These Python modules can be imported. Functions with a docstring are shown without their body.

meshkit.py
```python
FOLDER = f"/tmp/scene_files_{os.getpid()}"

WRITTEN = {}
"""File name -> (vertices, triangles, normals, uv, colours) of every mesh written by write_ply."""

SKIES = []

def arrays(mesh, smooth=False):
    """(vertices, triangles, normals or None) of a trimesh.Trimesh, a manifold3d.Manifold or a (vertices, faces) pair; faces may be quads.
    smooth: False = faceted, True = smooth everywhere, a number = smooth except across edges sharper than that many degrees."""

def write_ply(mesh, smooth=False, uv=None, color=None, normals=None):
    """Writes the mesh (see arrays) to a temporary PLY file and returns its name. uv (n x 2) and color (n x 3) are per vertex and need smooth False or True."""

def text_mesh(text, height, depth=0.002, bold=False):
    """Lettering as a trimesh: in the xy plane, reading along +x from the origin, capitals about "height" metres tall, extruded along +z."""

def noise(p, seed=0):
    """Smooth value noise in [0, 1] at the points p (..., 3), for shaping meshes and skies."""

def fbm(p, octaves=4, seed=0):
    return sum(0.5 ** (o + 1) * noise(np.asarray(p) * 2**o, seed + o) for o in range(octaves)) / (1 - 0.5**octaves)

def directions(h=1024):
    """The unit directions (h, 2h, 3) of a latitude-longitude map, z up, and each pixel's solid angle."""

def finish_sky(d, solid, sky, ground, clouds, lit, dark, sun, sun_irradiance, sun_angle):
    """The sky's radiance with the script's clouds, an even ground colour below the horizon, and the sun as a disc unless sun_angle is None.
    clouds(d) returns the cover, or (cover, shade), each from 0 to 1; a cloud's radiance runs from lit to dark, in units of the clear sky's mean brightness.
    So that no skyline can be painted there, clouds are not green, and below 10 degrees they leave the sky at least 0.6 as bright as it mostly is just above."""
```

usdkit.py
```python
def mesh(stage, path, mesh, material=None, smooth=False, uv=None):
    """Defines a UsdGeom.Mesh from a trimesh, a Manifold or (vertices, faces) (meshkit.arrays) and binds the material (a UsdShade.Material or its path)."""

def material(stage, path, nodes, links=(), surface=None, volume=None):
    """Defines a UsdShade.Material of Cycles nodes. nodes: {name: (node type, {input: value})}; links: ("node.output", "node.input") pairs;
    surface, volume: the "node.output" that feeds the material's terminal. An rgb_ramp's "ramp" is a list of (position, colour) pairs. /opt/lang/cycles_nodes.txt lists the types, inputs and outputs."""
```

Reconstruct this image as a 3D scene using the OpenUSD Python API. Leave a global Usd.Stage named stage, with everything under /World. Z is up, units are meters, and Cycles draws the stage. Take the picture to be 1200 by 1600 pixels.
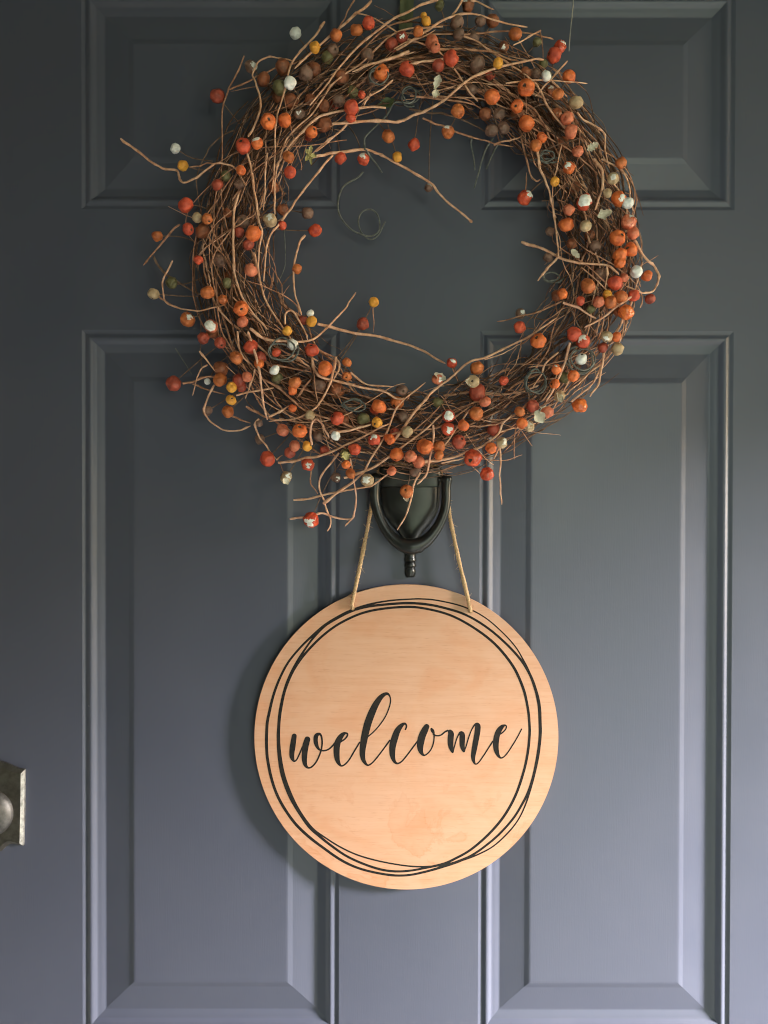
import math, random
import numpy as np, trimesh, usdkit, meshkit
from pxr import Usd, UsdGeom, UsdLux, UsdShade, Gf, Sdf
from shapely.geometry import Polygon, Point, LineString
from shapely.ops import unary_union

stage = Usd.Stage.CreateInMemory()
UsdGeom.SetStageUpAxis(stage, UsdGeom.Tokens.z)
UsdGeom.SetStageMetersPerUnit(stage, 1.0)
world = UsdGeom.Xform.Define(stage, '/World'); stage.SetDefaultPrim(world.GetPrim())
UsdGeom.Scope.Define(stage, '/World/Looks')
rng = random.Random(7)

# ------------------------------------------------------------------ camera
S = 0.00064                      # metres per reference pixel on the face of the door
F = 1250.0                       # focal length in reference pixels
D = S * F                        # distance of the lens from the door
PITCH, ROLL = math.radians(-0.55), math.radians(0.13)
Z0 = 0.98 + 800 * S              # height of the picture's middle above the porch floor
EXPOSURE = 3.72
cr, sr = math.cos(ROLL), math.sin(ROLL)
cp, sp = math.cos(PITCH), math.sin(PITCH)
FW = np.array([0, cp, sp]); UP0 = np.array([0, -sp, cp]); RT0 = np.array([1.0, 0, 0])
RT = cr * RT0 + sr * UP0; UP = -sr * RT0 + cr * UP0
EYE = np.array([0, 0, Z0]) - FW * (D / cp)
def at(px, py, d=0.0):
    """Point on the plane d (reference pixels) in front of the door face that the photograph shows at (px, py)."""
    r = FW + RT * (px - 600) / F + UP * (800 - py) / F
    t = (-d * S - EYE[1]) / r[1]
    return EYE + r * t
cam = UsdGeom.Camera.Define(stage, '/World/camera')
HA = 24.0
cam.CreateHorizontalApertureAttr(HA); cam.CreateVerticalApertureAttr(HA * 4 / 3)
cam.CreateFocalLengthAttr(HA * F / 1200)
cam.CreateClippingRangeAttr(Gf.Vec2f(0.01, 500))
cam.CreateFStopAttr(6.0); cam.CreateFocusDistanceAttr(D - 0.03)
cam.CreateExposureAttr(EXPOSURE)
M4 = Gf.Matrix4d(*RT, 0, *UP, 0, *(-FW), 0, *EYE, 1)
cam.AddTransformOp().Set(M4)

# ------------------------------------------------------------------ light: hazy low daylight from the right
AZ, EL = math.radians(70), math.radians(18)         # to the right of the door's outward normal, above the horizon
SUN = np.array([math.sin(AZ) * math.cos(EL), -math.cos(AZ) * math.cos(EL), math.sin(EL)])
sun = UsdLux.DistantLight.Define(stage, '/World/sun')
sun.CreateIntensityAttr(1.25); sun.CreateAngleAttr(17.0); sun.CreateNormalizeAttr(True)
sun.CreateColorAttr(Gf.Vec3f(1.0, 0.97, 0.96))
zl = SUN; xl = np.cross([0, 0, 1], zl); xl /= np.linalg.norm(xl); yl = np.cross(zl, xl)
sun.AddTransformOp().Set(Gf.Matrix4d(*xl, 0, *yl, 0, *zl, 0, 0, 0, 0, 1))
usdkit.material(stage, '/World/Looks/sky_look',
    {'s': ('sky_texture', {'sky_type': 'single_scattering', 'sun_disc': False, 'sun_elevation': EL,
                           'sun_rotation': math.atan2(SUN[0], SUN[1]), 'aerosol_density': 1.0}),
     'b': ('background_shader', {'strength': 0.05})}, [('s.color', 'b.color')], surface='b.background')
dome = UsdLux.DomeLight.Define(stage, '/World/sky')
UsdShade.MaterialBindingAPI.Apply(dome.GetPrim()).Bind(UsdShade.Material.Get(stage, '/World/Looks/sky_look'))
dome.GetPrim().SetCustomDataByKey('kind', 'structure')

# ------------------------------------------------------------------ helpers
_names = {}
def numbered(parent, name):
    k = _names.get((parent, name), 0); _names[(parent, name)] = k + 1
    return f'{parent}/{name}' if k == 0 else f'{parent}/{name}_{k:03d}'
def tag(o, label=None, cat=None, group=None, kind=None):
    p = o.GetPrim() if hasattr(o, 'GetPrim') else o
    for k, v in (('label', label), ('category', cat), ('group', group), ('kind', kind)):
        if v: p.SetCustomDataByKey(k, v)
    return p
def obj(name, m, mat, parent=None, smooth=30, **kw):
    par = '/World' if parent is None else str(parent.GetPath())
    q = usdkit.mesh(stage, numbered(par, name), m, '/World/Looks/' + mat, smooth=smooth)
    return tag(q, **kw)
def thing(name, label, cat, group=None):
    x = UsdGeom.Xform.Define(stage, numbered('/World', name))
    return tag(x, label, cat, group)
def box(x0, x1, y0, y1, z0, z1):
    b = trimesh.creation.box((x1 - x0, y1 - y0, z1 - z0)); b.apply_translation(((x0 + x1) / 2, (y0 + y1) / 2, (z0 + z1) / 2)); return b
def spline(P, n=8, closed=False):
    P = np.asarray(P, float)
    Q = np.vstack([P[-1:], P, P[:2]]) if closed else np.vstack([2 * P[0] - P[1], P, 2 * P[-1] - P[-2]])
    out = []
    for i in range(1, len(Q) - 2):
        a, b, c, d = Q[i - 1], Q[i], Q[i + 1], Q[i + 2]
        for t in np.arange(n) / n:
            out.append(0.5 * (2 * b + (c - a) * t + (2 * a - 5 * b + 4 * c - d) * t * t + (3 * b - a - 3 * c + d) * t ** 3))
    if not closed: out.append(P[-1])
    return np.array(out)
def tube(P, R, n=6, squash=1.0):
    """A closed tube along the points P (world) with the radii R."""
    P = np.asarray(P, float); R = np.broadcast_to(R, len(P)).astype(float)
    T = np.gradient(P, axis=0); T /= np.maximum(np.linalg.norm(T, axis=1, keepdims=True), 1e-12)
    u = np.cross(T[0], [0.3, 1, 0.2]); u /= np.linalg.norm(u)
    V = []
    a = np.linspace(0, 2 * np.pi, n, endpoint=False)
    for p, t, r in zip(P, T, R):
        u = u - t * (u @ t); u /= np.linalg.norm(u); w = np.cross(t, u)
        V.append(p + r * (np.cos(a)[:, None] * u + squash * np.sin(a)[:, None] * w))
    V = np.vstack(V + [P[:1], P[-1:]]); m = len(P); f = []
    for i in range(m - 1):
        for j in range(n):
            k = (j + 1) % n
            f += [(i * n + j, i * n + k, (i + 1) * n + k), (i * n + j, (i + 1) * n + k, (i + 1) * n + j)]
    for j in range(n):
        k = (j + 1) % n
        f += [(m * n, k, j), (m * n + 1, (m - 1) * n + j, (m - 1) * n + k)]
    return trimesh.Trimesh(V, f, process=False)
def cat(ms): return trimesh.util.concatenate(ms)

# ------------------------------------------------------------------ materials
def look(name, nodes, links, surface='p.BSDF'):
    usdkit.material(stage, '/World/Looks/' + name, nodes, links, surface=surface)
def mottled(name, c1, c2, scale=(60, 60, 60), rough=0.6, detail=4.0, bump=0.0, bscale=(400, 400, 400), bdist=0.0005, lo=0.35, hi=0.65, **p):
    nodes = {'g': ('geometry', {}), 'm': ('mapping', {'scale': scale}), 'n': ('noise_texture', {'scale': 1.0, 'detail': detail, 'roughness': 0.6}),
             'r': ('rgb_ramp', {'ramp': [(0, c1), (lo, c1), (hi, c2), (1, c2)]}),
             'p': ('principled_bsdf', {'roughness': rough, **p})}
    links = [('g.position', 'm.vector'), ('m.vector', 'n.vector'), ('n.fac', 'r.fac'), ('r.color', 'p.base_color')]
    if bump:
        nodes.update({'m2': ('mapping', {'scale': bscale}), 'n2': ('noise_texture', {'scale': 1.0, 'detail': 3.0}),
                      'b': ('bump', {'strength': bump, 'distance': bdist})})
        links += [('g.position', 'm2.vector'), ('m2.vector', 'n2.vector'), ('n2.fac', 'b.height'), ('b.normal', 'p.normal')]
    look(name, nodes, links)

look('door_paint', {                                      # satin paint: vertical brush marks, faint smudges, a few dust specks and nicks
    'g': ('geometry', {}), 'm': ('mapping', {'scale': (9, 9, 6)}), 'n': ('noise_texture', {'scale': 1.0, 'detail': 5.0, 'roughness': 0.6}),
    'r': ('rgb_ramp', {'ramp': [(0, (0.066, 0.0715, 0.103)), (0.4, (0.069, 0.0742, 0.108)), (0.6, (0.072, 0.077, 0.111)), (1, (0.0755, 0.0805, 0.115))]}),
    'rr': ('map_range', {'from_min': 0.3, 'from_max': 0.7, 'to_min': 0.36, 'to_max': 0.50, 'clamp': True}),
    'm2': ('mapping', {'scale': (1500, 1500, 45)}), 'n2': ('noise_texture', {'scale': 1.0, 'detail': 4.0, 'roughness': 0.6}),
    'm3': ('mapping', {'scale': (260, 260, 260)}), 'v': ('voronoi_texture', {'scale': 1.0, 'randomness': 1.0}),
    'n4': ('white_noise_texture', {}), 'lt': ('math', {'math_type': 'less_than', 'value2': 0.17}), 'pk': ('math', {'math_type': 'less_than', 'value2': 0.0003}),
    'sp': ('math', {'math_type': 'multiply'}), 'k': ('mix_color', {'blend_type': 'mix', 'b': (0.30, 0.31, 0.33)}),
    'm5': ('mapping', {'scale': (420, 420, 420)}), 'n5': ('noise_texture', {'scale': 1.0, 'detail': 2.0}),
    'ad': ('math', {'math_type': 'multiply_add', 'value2': 0.35}),
    'b': ('bump', {'strength': 0.13, 'distance': 0.0004}), 'p': ('principled_bsdf', {})},
    [('g.position', 'm.vector'), ('m.vector', 'n.vector'), ('n.fac', 'r.fac'), ('n.fac', 'rr.value'), ('rr.result', 'p.roughness'),
     ('g.position', 'm2.vector'), ('m2.vector', 'n2.vector'), ('g.position', 'm5.vector'), ('m5.vector', 'n5.vector'),
     ('n5.fac', 'ad.value1'), ('n2.fac', 'ad.value3'), ('ad.value', 'b.height'), ('b.normal', 'p.normal'),
     ('g.position', 'm3.vector'), ('m3.vector', 'v.vector'), ('v.distance', 'lt.value1'), ('v.position', 'n4.vector'), ('n4.value', 'pk.value1'),
     ('lt.value', 'sp.value1'), ('pk.value', 'sp.value2'), ('sp.value', 'k.fac'), ('r.color', 'k.a'), ('k.result', 'p.base_color')])
mottled('porch_paint', (0.20, 0.215, 0.19), (0.23, 0.245, 0.22), scale=(3, 3, 3), rough=0.7)
mottled('siding', (0.20, 0.215, 0.165), (0.24, 0.255, 0.20), scale=(3, 3, 3), rough=0.7)
mottled('floor_boards', (0.22, 0.23, 0.22), (0.27, 0.27, 0.26), scale=(2, 9, 2), rough=0.6)
mottled('paving', (0.15, 0.20, 0.105), (0.20, 0.255, 0.145), scale=(3, 3, 3), rough=0.9)
mottled('black_iron', (0.007, 0.0075, 0.0075), (0.013, 0.013, 0.0135), scale=(90, 90, 90), rough=0.33, bump=0.1, bscale=(700, 700, 700), bdist=0.0003)
mottled('pewter', (0.115, 0.105, 0.095), (0.18, 0.168, 0.155), scale=(120, 120, 120), rough=0.35, metallic=0.85, bump=0.15, bscale=(500, 500, 500), bdist=0.0004)
mottled('lit_worn_nickel', (0.20, 0.19, 0.18), (0.44, 0.425, 0.405), scale=(220, 220, 220), rough=0.5, metallic=0.7)  # paler metal standing for wear and for light caught on the bevel
mottled('brushed_pewter', (0.10, 0.094, 0.09), (0.16, 0.15, 0.145), scale=(200, 200, 200), rough=0.55, metallic=0.9)
mottled('jute', (0.42, 0.255, 0.135), (0.60, 0.40, 0.23), scale=(900, 900, 900), rough=0.85)
mottled('burnt_wood', (0.009, 0.009, 0.0085), (0.020, 0.016, 0.013), scale=(250, 250, 250), rough=0.8, specular_ior_level=0.2)
mottled('burnt_hairline', (0.05, 0.032, 0.02), (0.075, 0.042, 0.022), scale=(150, 150, 150), rough=0.7)
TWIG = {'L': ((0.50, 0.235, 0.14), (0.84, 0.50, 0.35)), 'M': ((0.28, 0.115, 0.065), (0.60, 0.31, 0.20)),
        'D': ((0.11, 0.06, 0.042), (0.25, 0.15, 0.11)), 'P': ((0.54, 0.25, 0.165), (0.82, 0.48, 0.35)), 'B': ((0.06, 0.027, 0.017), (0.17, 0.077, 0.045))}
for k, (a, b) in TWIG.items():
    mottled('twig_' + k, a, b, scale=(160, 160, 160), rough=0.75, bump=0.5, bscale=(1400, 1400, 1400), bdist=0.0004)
BERRY = {'r': ((0.34, 0.035, 0.02), (0.74, 0.115, 0.05)), 'o': ((0.44, 0.07, 0.018), (0.86, 0.215, 0.055)), 'y': ((0.60, 0.23, 0.03), (0.88, 0.42, 0.06)),
         'b': ((0.13, 0.043, 0.024), (0.40, 0.125, 0.055)), 'k': ((0.10, 0.052, 0.04), (0.30, 0.165, 0.125)), 'g': ((0.09, 0.08, 0.035), (0.22, 0.19, 0.09)),
         't': ((0.28, 0.18, 0.10), (0.58, 0.42, 0.27)), 'w': ((0.66, 0.64, 0.64), (0.88, 0.86, 0.86)), 'p': ((0.38, 0.075, 0.04), (0.76, 0.24, 0.13)),
         'd': ((0.20, 0.034, 0.022), (0.50, 0.09, 0.05)), 'u': ((0.28, 0.06, 0.02), (0.68, 0.20, 0.055))}
for k, (a, b) in BERRY.items():
    mottled('berry_' + k, a, b, scale=(140, 140, 140), rough=0.55, detail=8.0, lo=0.3, hi=0.72, bump=0.5, bscale=(1000, 1000, 1000), bdist=0.0005)
    mottled('glossy_berry_' + k, a, b, scale=(170, 170, 170), rough=0.18, detail=6.0, bump=0.15, bscale=(600, 600, 600), bdist=0.0005)
mottled('chipped_white', (0.62, 0.58, 0.54), (0.84, 0.82, 0.80), scale=(300, 300, 300), rough=0.6)
mottled('calyx', (0.03, 0.02, 0.014), (0.07, 0.045, 0.03), scale=(300, 300, 300), rough=0.8)
mottled('wire', (0.075, 0.078, 0.073), (0.17, 0.17, 0.16), scale=(200, 200, 200), rough=0.6)
mottled('thread', (0.25, 0.24, 0.22), (0.35, 0.33, 0.30), scale=(200, 200, 200), rough=0.6)
mottled('husk', (0.50, 0.43, 0.34), (0.74, 0.68, 0.58), scale=(160, 160, 160), rough=0.75)
mottled('green_husk', (0.35, 0.30, 0.12), (0.55, 0.47, 0.22), scale=(160, 160, 160), rough=0.75)
mottled('green_leaf', (0.05, 0.065, 0.03), (0.10, 0.12, 0.06), scale=(120, 120, 120), rough=0.6)
mottled('ribbon', (0.10, 0.11, 0.06), (0.16, 0.16, 0.09), scale=(200, 30, 20), rough=0.5)
# sign wood: horizontal veneer grain with short dark pores, faint blotches and the tide marks of a stain below the lettering
look('veneer', {
    'g': ('geometry', {}), 'm': ('mapping', {'scale': (14, 30, 300)}), 'n': ('noise_texture', {'scale': 1.0, 'detail': 6.0, 'roughness': 0.65, 'distortion': 0.3}),
    'm2': ('mapping', {'scale': (15, 15, 22)}), 'n2': ('noise_texture', {'scale': 1.0, 'detail': 5.0, 'roughness': 0.55, 'distortion': 0.9}),
    'm3': ('mapping', {'scale': (75, 60, 1500)}), 'n3': ('noise_texture', {'scale': 1.0, 'detail': 3.0, 'roughness': 0.6}),
    'm4': ('mapping', {'scale': (9, 9, 11), 'location': (3.3, 0, 1.7)}), 'n4': ('noise_texture', {'scale': 1.0, 'detail': 7.0, 'roughness': 0.6, 'distortion': 0.5}),
    'r': ('rgb_ramp', {'ramp': [(0, (0.47, 0.235, 0.130)), (0.33, (0.515, 0.272, 0.160)), (0.48, (0.535, 0.293, 0.180)), (0.62, (0.545, 0.304, 0.192)), (1, (0.56, 0.322, 0.212))]}),
    'r2': ('rgb_ramp', {'ramp': [(0, (0.95, 0.82, 0.72)), (0.36, (0.985, 0.91, 0.85)), (0.5, (1, 1, 1)), (0.66, (1.01, 1.03, 1.06)), (1, (1.02, 1.08, 1.16))]}),
    'r3': ('rgb_ramp', {'ramp': [(0, (0.74, 0.62, 0.52)), (0.30, (0.84, 0.76, 0.68)), (0.40, (1, 1, 1)), (1, (1, 1, 1))]}),
    'r4': ('rgb_ramp', {'ramp': [(0, (1, 1, 1)), (0.515, (1.0, 0.99, 0.98)), (0.532, (0.93, 0.80, 0.69)), (0.540, (0.97, 0.90, 0.84)), (0.60, (0.99, 0.955, 0.92)), (0.66, (1, 1, 1)), (1, (1, 1, 1))]}),
    'sx': ('separate_xyz', {}), 'mr': ('map_range', {'from_min': float(at(600, 1330)[2]), 'from_max': float(at(600, 1190)[2]), 'to_min': 1.0, 'to_max': 0.12, 'clamp': True}),
    'x': ('mix_color', {'blend_type': 'multiply', 'fac': 1.0}), 'x2': ('mix_color', {'blend_type': 'multiply', 'fac': 0.8}), 'x3': ('mix_color', {'blend_type': 'multiply'}),
    'b': ('bump', {'strength': 0.15, 'distance': 0.0004}), 'p': ('principled_bsdf', {'roughness': 0.5})},
    [('g.position', 'm.vector'), ('m.vector', 'n.vector'), ('n.fac', 'r.fac'), ('g.position', 'm2.vector'), ('m2.vector', 'n2.vector'), ('n2.fac', 'r2.fac'),
     ('g.position', 'm3.vector'), ('m3.vector', 'n3.vector'), ('n3.fac', 'r3.fac'), ('g.position', 'm4.vector'), ('m4.vector', 'n4.vector'), ('n4.fac', 'r4.fac'),
     ('g.position', 'sx.vector'), ('sx.z', 'mr.value'), ('mr.result', 'x3.fac'),
     ('r.color', 'x.a'), ('r2.color', 'x.b'), ('x.result', 'x2.a'), ('r3.color', 'x2.b'), ('x2.result', 'x3.a'), ('r4.color', 'x3.b'),
     ('x3.result', 'p.base_color'), ('n.fac', 'b.height'), ('b.normal', 'p.normal')])

# ------------------------------------------------------------------ setting (unseen porch, added to shade the door; all of it out of the frame)
DX0, DX1 = at(-104, 800)[0], at(1376, 800)[0]           # the door's edges
DZ1 = 2.19                                               # its top
obj('ground', box(-40, 40, -60, 20, -0.6, -0.45), 'paving', kind='structure')
obj('porch_floor', box(-2.2, 2.7, -2.6, 0.05, -0.449, -0.02), 'floor_boards', kind='structure')
wl = cat([box(-4, DX0 - 0.06, 0.03, 0.2, -0.45, 2.9), box(DX1 + 0.06, 4, 0.03, 0.2, -0.45, 2.9), box(DX0 - 0.06, DX1 + 0.06, 0.03, 0.2, DZ1 + 0.05, 2.9)])
obj('wall', wl, 'siding', kind='structure')
obj('porch_ceiling', cat([box(-2.2, 2.7, -4.2, 0.028, 2.45, 2.9), box(2.55, 2.7, -2.6, 0.028, 2.01, 2.449)]), 'porch_paint', kind='structure')  # end beam dropped low on purpose to shade the upper door
obj('light_blocking_wall', cat([box(-1.39, 0.08, -1.1, -0.95, -0.018, 2.447), box(0.84, 2.60, -1.1, -0.95, -0.018, 2.447), box(0.081, 0.839, -1.1, -0.95, 2.0, 2.447)]), 'siding', kind='structure')  # unseen wall added; its end and opening grade the light on the door
obj('added_side_wall', box(-1.55, -1.4, -2.4, 0.028, -0.018, 2.447), 'siding', kind='structure')  # unseen wall added to keep light from coming in on the left

# ------------------------------------------------------------------ door
door = thing('door', 'dark grey blue painted front door with raised panels behind the wreath and sign', 'door')
XL = (at(128, 1060)[0], at(530.5, 1060)[0]); XR = (at(748, 1060)[0], at(1143.5, 1060)[0])
ZT = (at(640, -13)[2], at(640, 328)[2]); ZM = (at(640, 516)[2], at(640, 1616)[2])
holes = [(x0, x1, z1, z0) for (z0, z1) in (ZT, ZM) for (x0, x1) in (XL, XR)]
xs = [DX0, *XL, *XR, DX1]; zs = [0.0, ZM[1], ZM[0], ZT[1], ZT[0], DZ1]
V, Fc = [], []
def quad(a, b, c, d):
    k = len(V); V.extend([a, b, c, d]); Fc.extend([(k, k + 1, k + 2), (k, k + 2, k + 3)])
for i in range(5):
    for j in range(5):
        if i in (1, 3) and j in (1, 3): continue
        quad((xs[i], 0, zs[j]), (xs[i + 1], 0, zs[j]), (xs[i + 1], 0, zs[j + 1]), (xs[i], 0, zs[j + 1]))
TH = 0.045
quad((DX0, TH, 0), (DX0, TH, DZ1), (DX1, TH, DZ1), (DX1, TH, 0))
quad((DX0, 0, 0), (DX0, 0, DZ1), (DX0, TH, DZ1), (DX0, TH, 0)); quad((DX1, 0, 0), (DX1, TH, 0), (DX1, TH, DZ1), (DX1, 0, DZ1))
quad((DX0, 0, 0), (DX0, TH, 0), (DX1, TH, 0), (DX1, 0, 0)); quad((DX0, 0, DZ1), (DX1, 0, DZ1), (DX1, TH, DZ1), (DX0, TH, DZ1))
obj('slab', trimesh.Trimesh(V, Fc, process=True), 'door_paint', door, smooth=False)
# profile of a panel's edge: (offset inwards, depth towards the viewer) in reference pixels
PROF = [(0, 0), (1.0, -0.1), (4.6, -1.9), (6.2, -2.3), (7.8, -1.9), (11.2, 0.0), (13.2, 0.35), (15.4, 0.0), (18.2, -1.9), (20.8, -4.2), (23, -5.3), (26, -5.9), (30, -7.2), (33, -8.3), (34.5, -8.6), (36, -8.5)]
PANEL = [(36, -8.5), (38, -8.2), (72.5, -3.0), (73.8, -2.7), (79.6, -0.9), (81.5, -0.5), (84, -0.4)]
def ring_strip(rect, prof, cap=False):
    x0, x1, z0, z1 = rect; P = []
    for o, d in prof:
        o *= S; P.append([(x0 + o, -d * S, z0 + o), (x1 - o, -d * S, z0 + o), (x1 - o, -d * S, z1 - o), (x0 + o, -d * S, z1 - o)])
    P = np.array(P); v, f = [], []
    for s in range(4):                                     # four sides with their own vertices so that the mitres stay crisp
        b = len(v); t = (s + 1) % 4
        for i in range(len(prof)): v += [P[i, s], P[i, t]]
        for i in range(len(prof) - 1):
            a = b + 2 * i; f += [(a, a + 1, a + 3), (a, a + 3, a + 2)]
    if cap:
        b = len(v); v += list(P[-1]); f += [(b, b + 1, b + 2), (b, b + 2, b + 3)]
    return trimesh.Trimesh(np.array(v), f, process=False)
for h in holes:
    pn = obj('panel', ring_strip(h, PANEL, True), 'door_paint', door, smooth=22)
    obj('moulding', ring_strip(h, PROF), 'door_paint', pn, smooth=50)

# deadbolt plate at the left edge
def prism(poly, y0, y1, bevel=0.0):
    """Extrudes a polygon in (x, z) from y0 (back) to y1 (front, nearer the viewer), its front edge bevelled."""
    if not bevel:
        m = trimesh.creation.extrude_polygon(poly, y0 - y1)
        v = m.vertices.copy(); m.vertices = np.c_[v[:, 0], y0 - v[:, 2], v[:, 1]]; m.invert() if m.volume < 0 else None
        return m
    outer = np.array(poly.exterior.coords)[:-1]
    c = np.array(poly.centroid.coords[0])
    d = outer - c; inner = c + d * (1 - bevel / np.linalg.norm(d, axis=1, keepdims=True).clip(1e-6))
    n = len(outer); yb = y1 + bevel * 0.55
    v = [(x, y0, z) for x, z in outer] + [(x, yb, z) for x, z in outer] + [(x, y1, z) for x, z in inner] + [(c[0], y1, c[1])]
    f = []
    for i in range(n):
        j = (i + 1) % n
        for a in (0, n): f += [(a + i, a + j, a + n + j), (a + i, a + n + j, a + n + i)]
        f.append((2 * n + i, 2 * n + j, 3 * n))
    m = trimesh.Trimesh(np.array(v), f, process=False)
    m.fix_normals(); 
    return m
cx, cy = -16, 1264
half = [(0, -75), (9, -74.5), (18, -72.5), (28, -69), (36, -65), (44, -62), (53.5, -60.5)]
right = half + [(53.5, -56), (51.5, 54), (51, 58.5)] + [(43, 57), (36, 55.5), (30, 56), (24, 60), (17, 67), (8, 71), (0, 72)]
ol = [(cx + a, cy + b) for a, b in right] + [(cx - a, cy + b) for a, b in right[::-1][1:-1]]
pl = Polygon([(at(x, y, 8)[0], at(x, y, 8)[2]) for x, y in ol])
bm = prism(pl, -0.0005, -9 * S, 6.5 * S)
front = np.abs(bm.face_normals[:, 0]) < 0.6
def pick(m, keep):
    k = m.copy(); k.update_faces(keep); k.remove_unreferenced_vertices(); return k
bolt = obj('deadbolt_plate', pick(bm, front), 'pewter', door, smooth=25, label='dark pewter lock plate with worn side edges painted paler as if lit')
obj('lit_worn_edge', pick(bm, ~front), 'lit_worn_nickel', bolt, smooth=20)  # side faces only: wear plus caught light put into the colour
c0 = at(cx, cy + 6, 9)
def lathe(prof, n=48):
    """Revolves (radius, depth towards the viewer) in metres about the door's normal."""
    a = np.linspace(0, 2 * np.pi, n, endpoint=False)
    v = np.array([(r * math.cos(t), -d, r * math.sin(t)) for r, d in prof for t in a]); f = []
    for i in range(len(prof) - 1):
        for j in range(n):
            k = (j + 1) % n; f += [(i * n + j, (i + 1) * n + k, i * n + k), (i * n + j, (i + 1) * n + j, (i + 1) * n + k)]
    return trimesh.Trimesh(v, f, process=False)
cyl = lathe([(37 * S, 0.0), (36.5 * S, 4 * S), (34 * S, 9 * S), (28 * S, 13 * S), (22.5 * S, 14.5 * S), (21 * S, 16 * S), (19.5 * S, 14.5 * S), (18.5 * S, 10 * S), (0.0005, 10.5 * S)])
cyl.apply_translation((c0[0], -8.5 * S, c0[2]))
obj('lock_cylinder', cyl, 'brushed_pewter', bolt, smooth=40)

# door knocker
KX = 641
rows = [(729, 46, 26), (732, 48.5, 29), (740, 49, 30), (756, 49, 30), (760, 48.5, 29), (761.5, 47, 20), (775, 47, 19), (792, 45.5, 18.5), (806, 40, 18), (818, 32, 17), (828, 23, 15), (838, 15.5, 12.5), (850, 10.5, 10),
        (866, 9, 9.5), (870, 8.5, 9), (873, 9.8, 10.5), (876, 9.8, 10.5), (878, 7.6, 8.5), (882, 9.4, 10), (885, 9.4, 10), (887, 7.4, 8), (891, 8.8, 9.5), (894, 8.8, 9.5), (899, 8.0, 8.5), (902, 6.0, 6)]
v, f, n = [], [], 26
for y, w, dp in rows:
    ex = 0.28 if y < 761 else (0.7 if y < 800 else 1.0)
    for t in np.linspace(0, np.pi, n):
        c, s = math.cos(t), math.sin(t)
        v.append(at(KX - w * math.copysign(abs(c) ** ex, c), y, dp * abs(s) ** ex * (1 if y < 761 else 1)))
for i in range(len(rows) - 1):
    for j in range(n - 1):
        a = i * n + j; f += [(a, a + n, a + n + 1), (a, a + n + 1, a + 1)]
for i in (0, len(rows) - 1):
    k = len(v); v.append(at(KX, rows[i][0], 0))
    for j in range(n - 1): f.append((k, i * n + j, i * n + j + 1) if i == 0 else (k, i * n + j + 1, i * n + j))
km = trimesh.Trimesh(np.array(v), f, process=False); km.fix_normals()
knock = obj('door_knocker', km, 'black_iron', door, smooth=35, label='black cast iron door knocker half hidden behind the wreath twigs')
hp = spline([(586, 748, 9), (585, 765, 8), (586, 784, 7.5), (592, 806, 7.5), (604, 829, 8), (622, 847, 10), (643, 854, 12.5), (664, 846, 10), (682, 826, 8), (693, 803, 7.5), (697, 782, 7.2), (697, 762, 7.2), (698, 750, 8)], 5)
km = tube([at(x, y, 33) for x, y, r in hp], [r * S for x, y, r in hp], 14)
caps = []
for x, y, r in ((586, 748, 9), (698, 749, 8.6)):
    b = trimesh.creation.icosphere(2, r * S); b.apply_translation(at(x, y, 33)); caps.append(b)
ring = obj('knocker_handle', cat([km] + caps), 'black_iron', knock, smooth=50)
pin = tube([at(586, 749, 24), at(698, 749, 24)], 3.5 * S, 10)
obj('pivot_pin', pin, 'black_iron', knock, smooth=40)
b = trimesh.creation.icosphere(2, 8 * S); b.apply_translation(at(655, 856, 34)); b.vertices[:, 1] = b.vertices[:, 1] * 1.0
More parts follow.
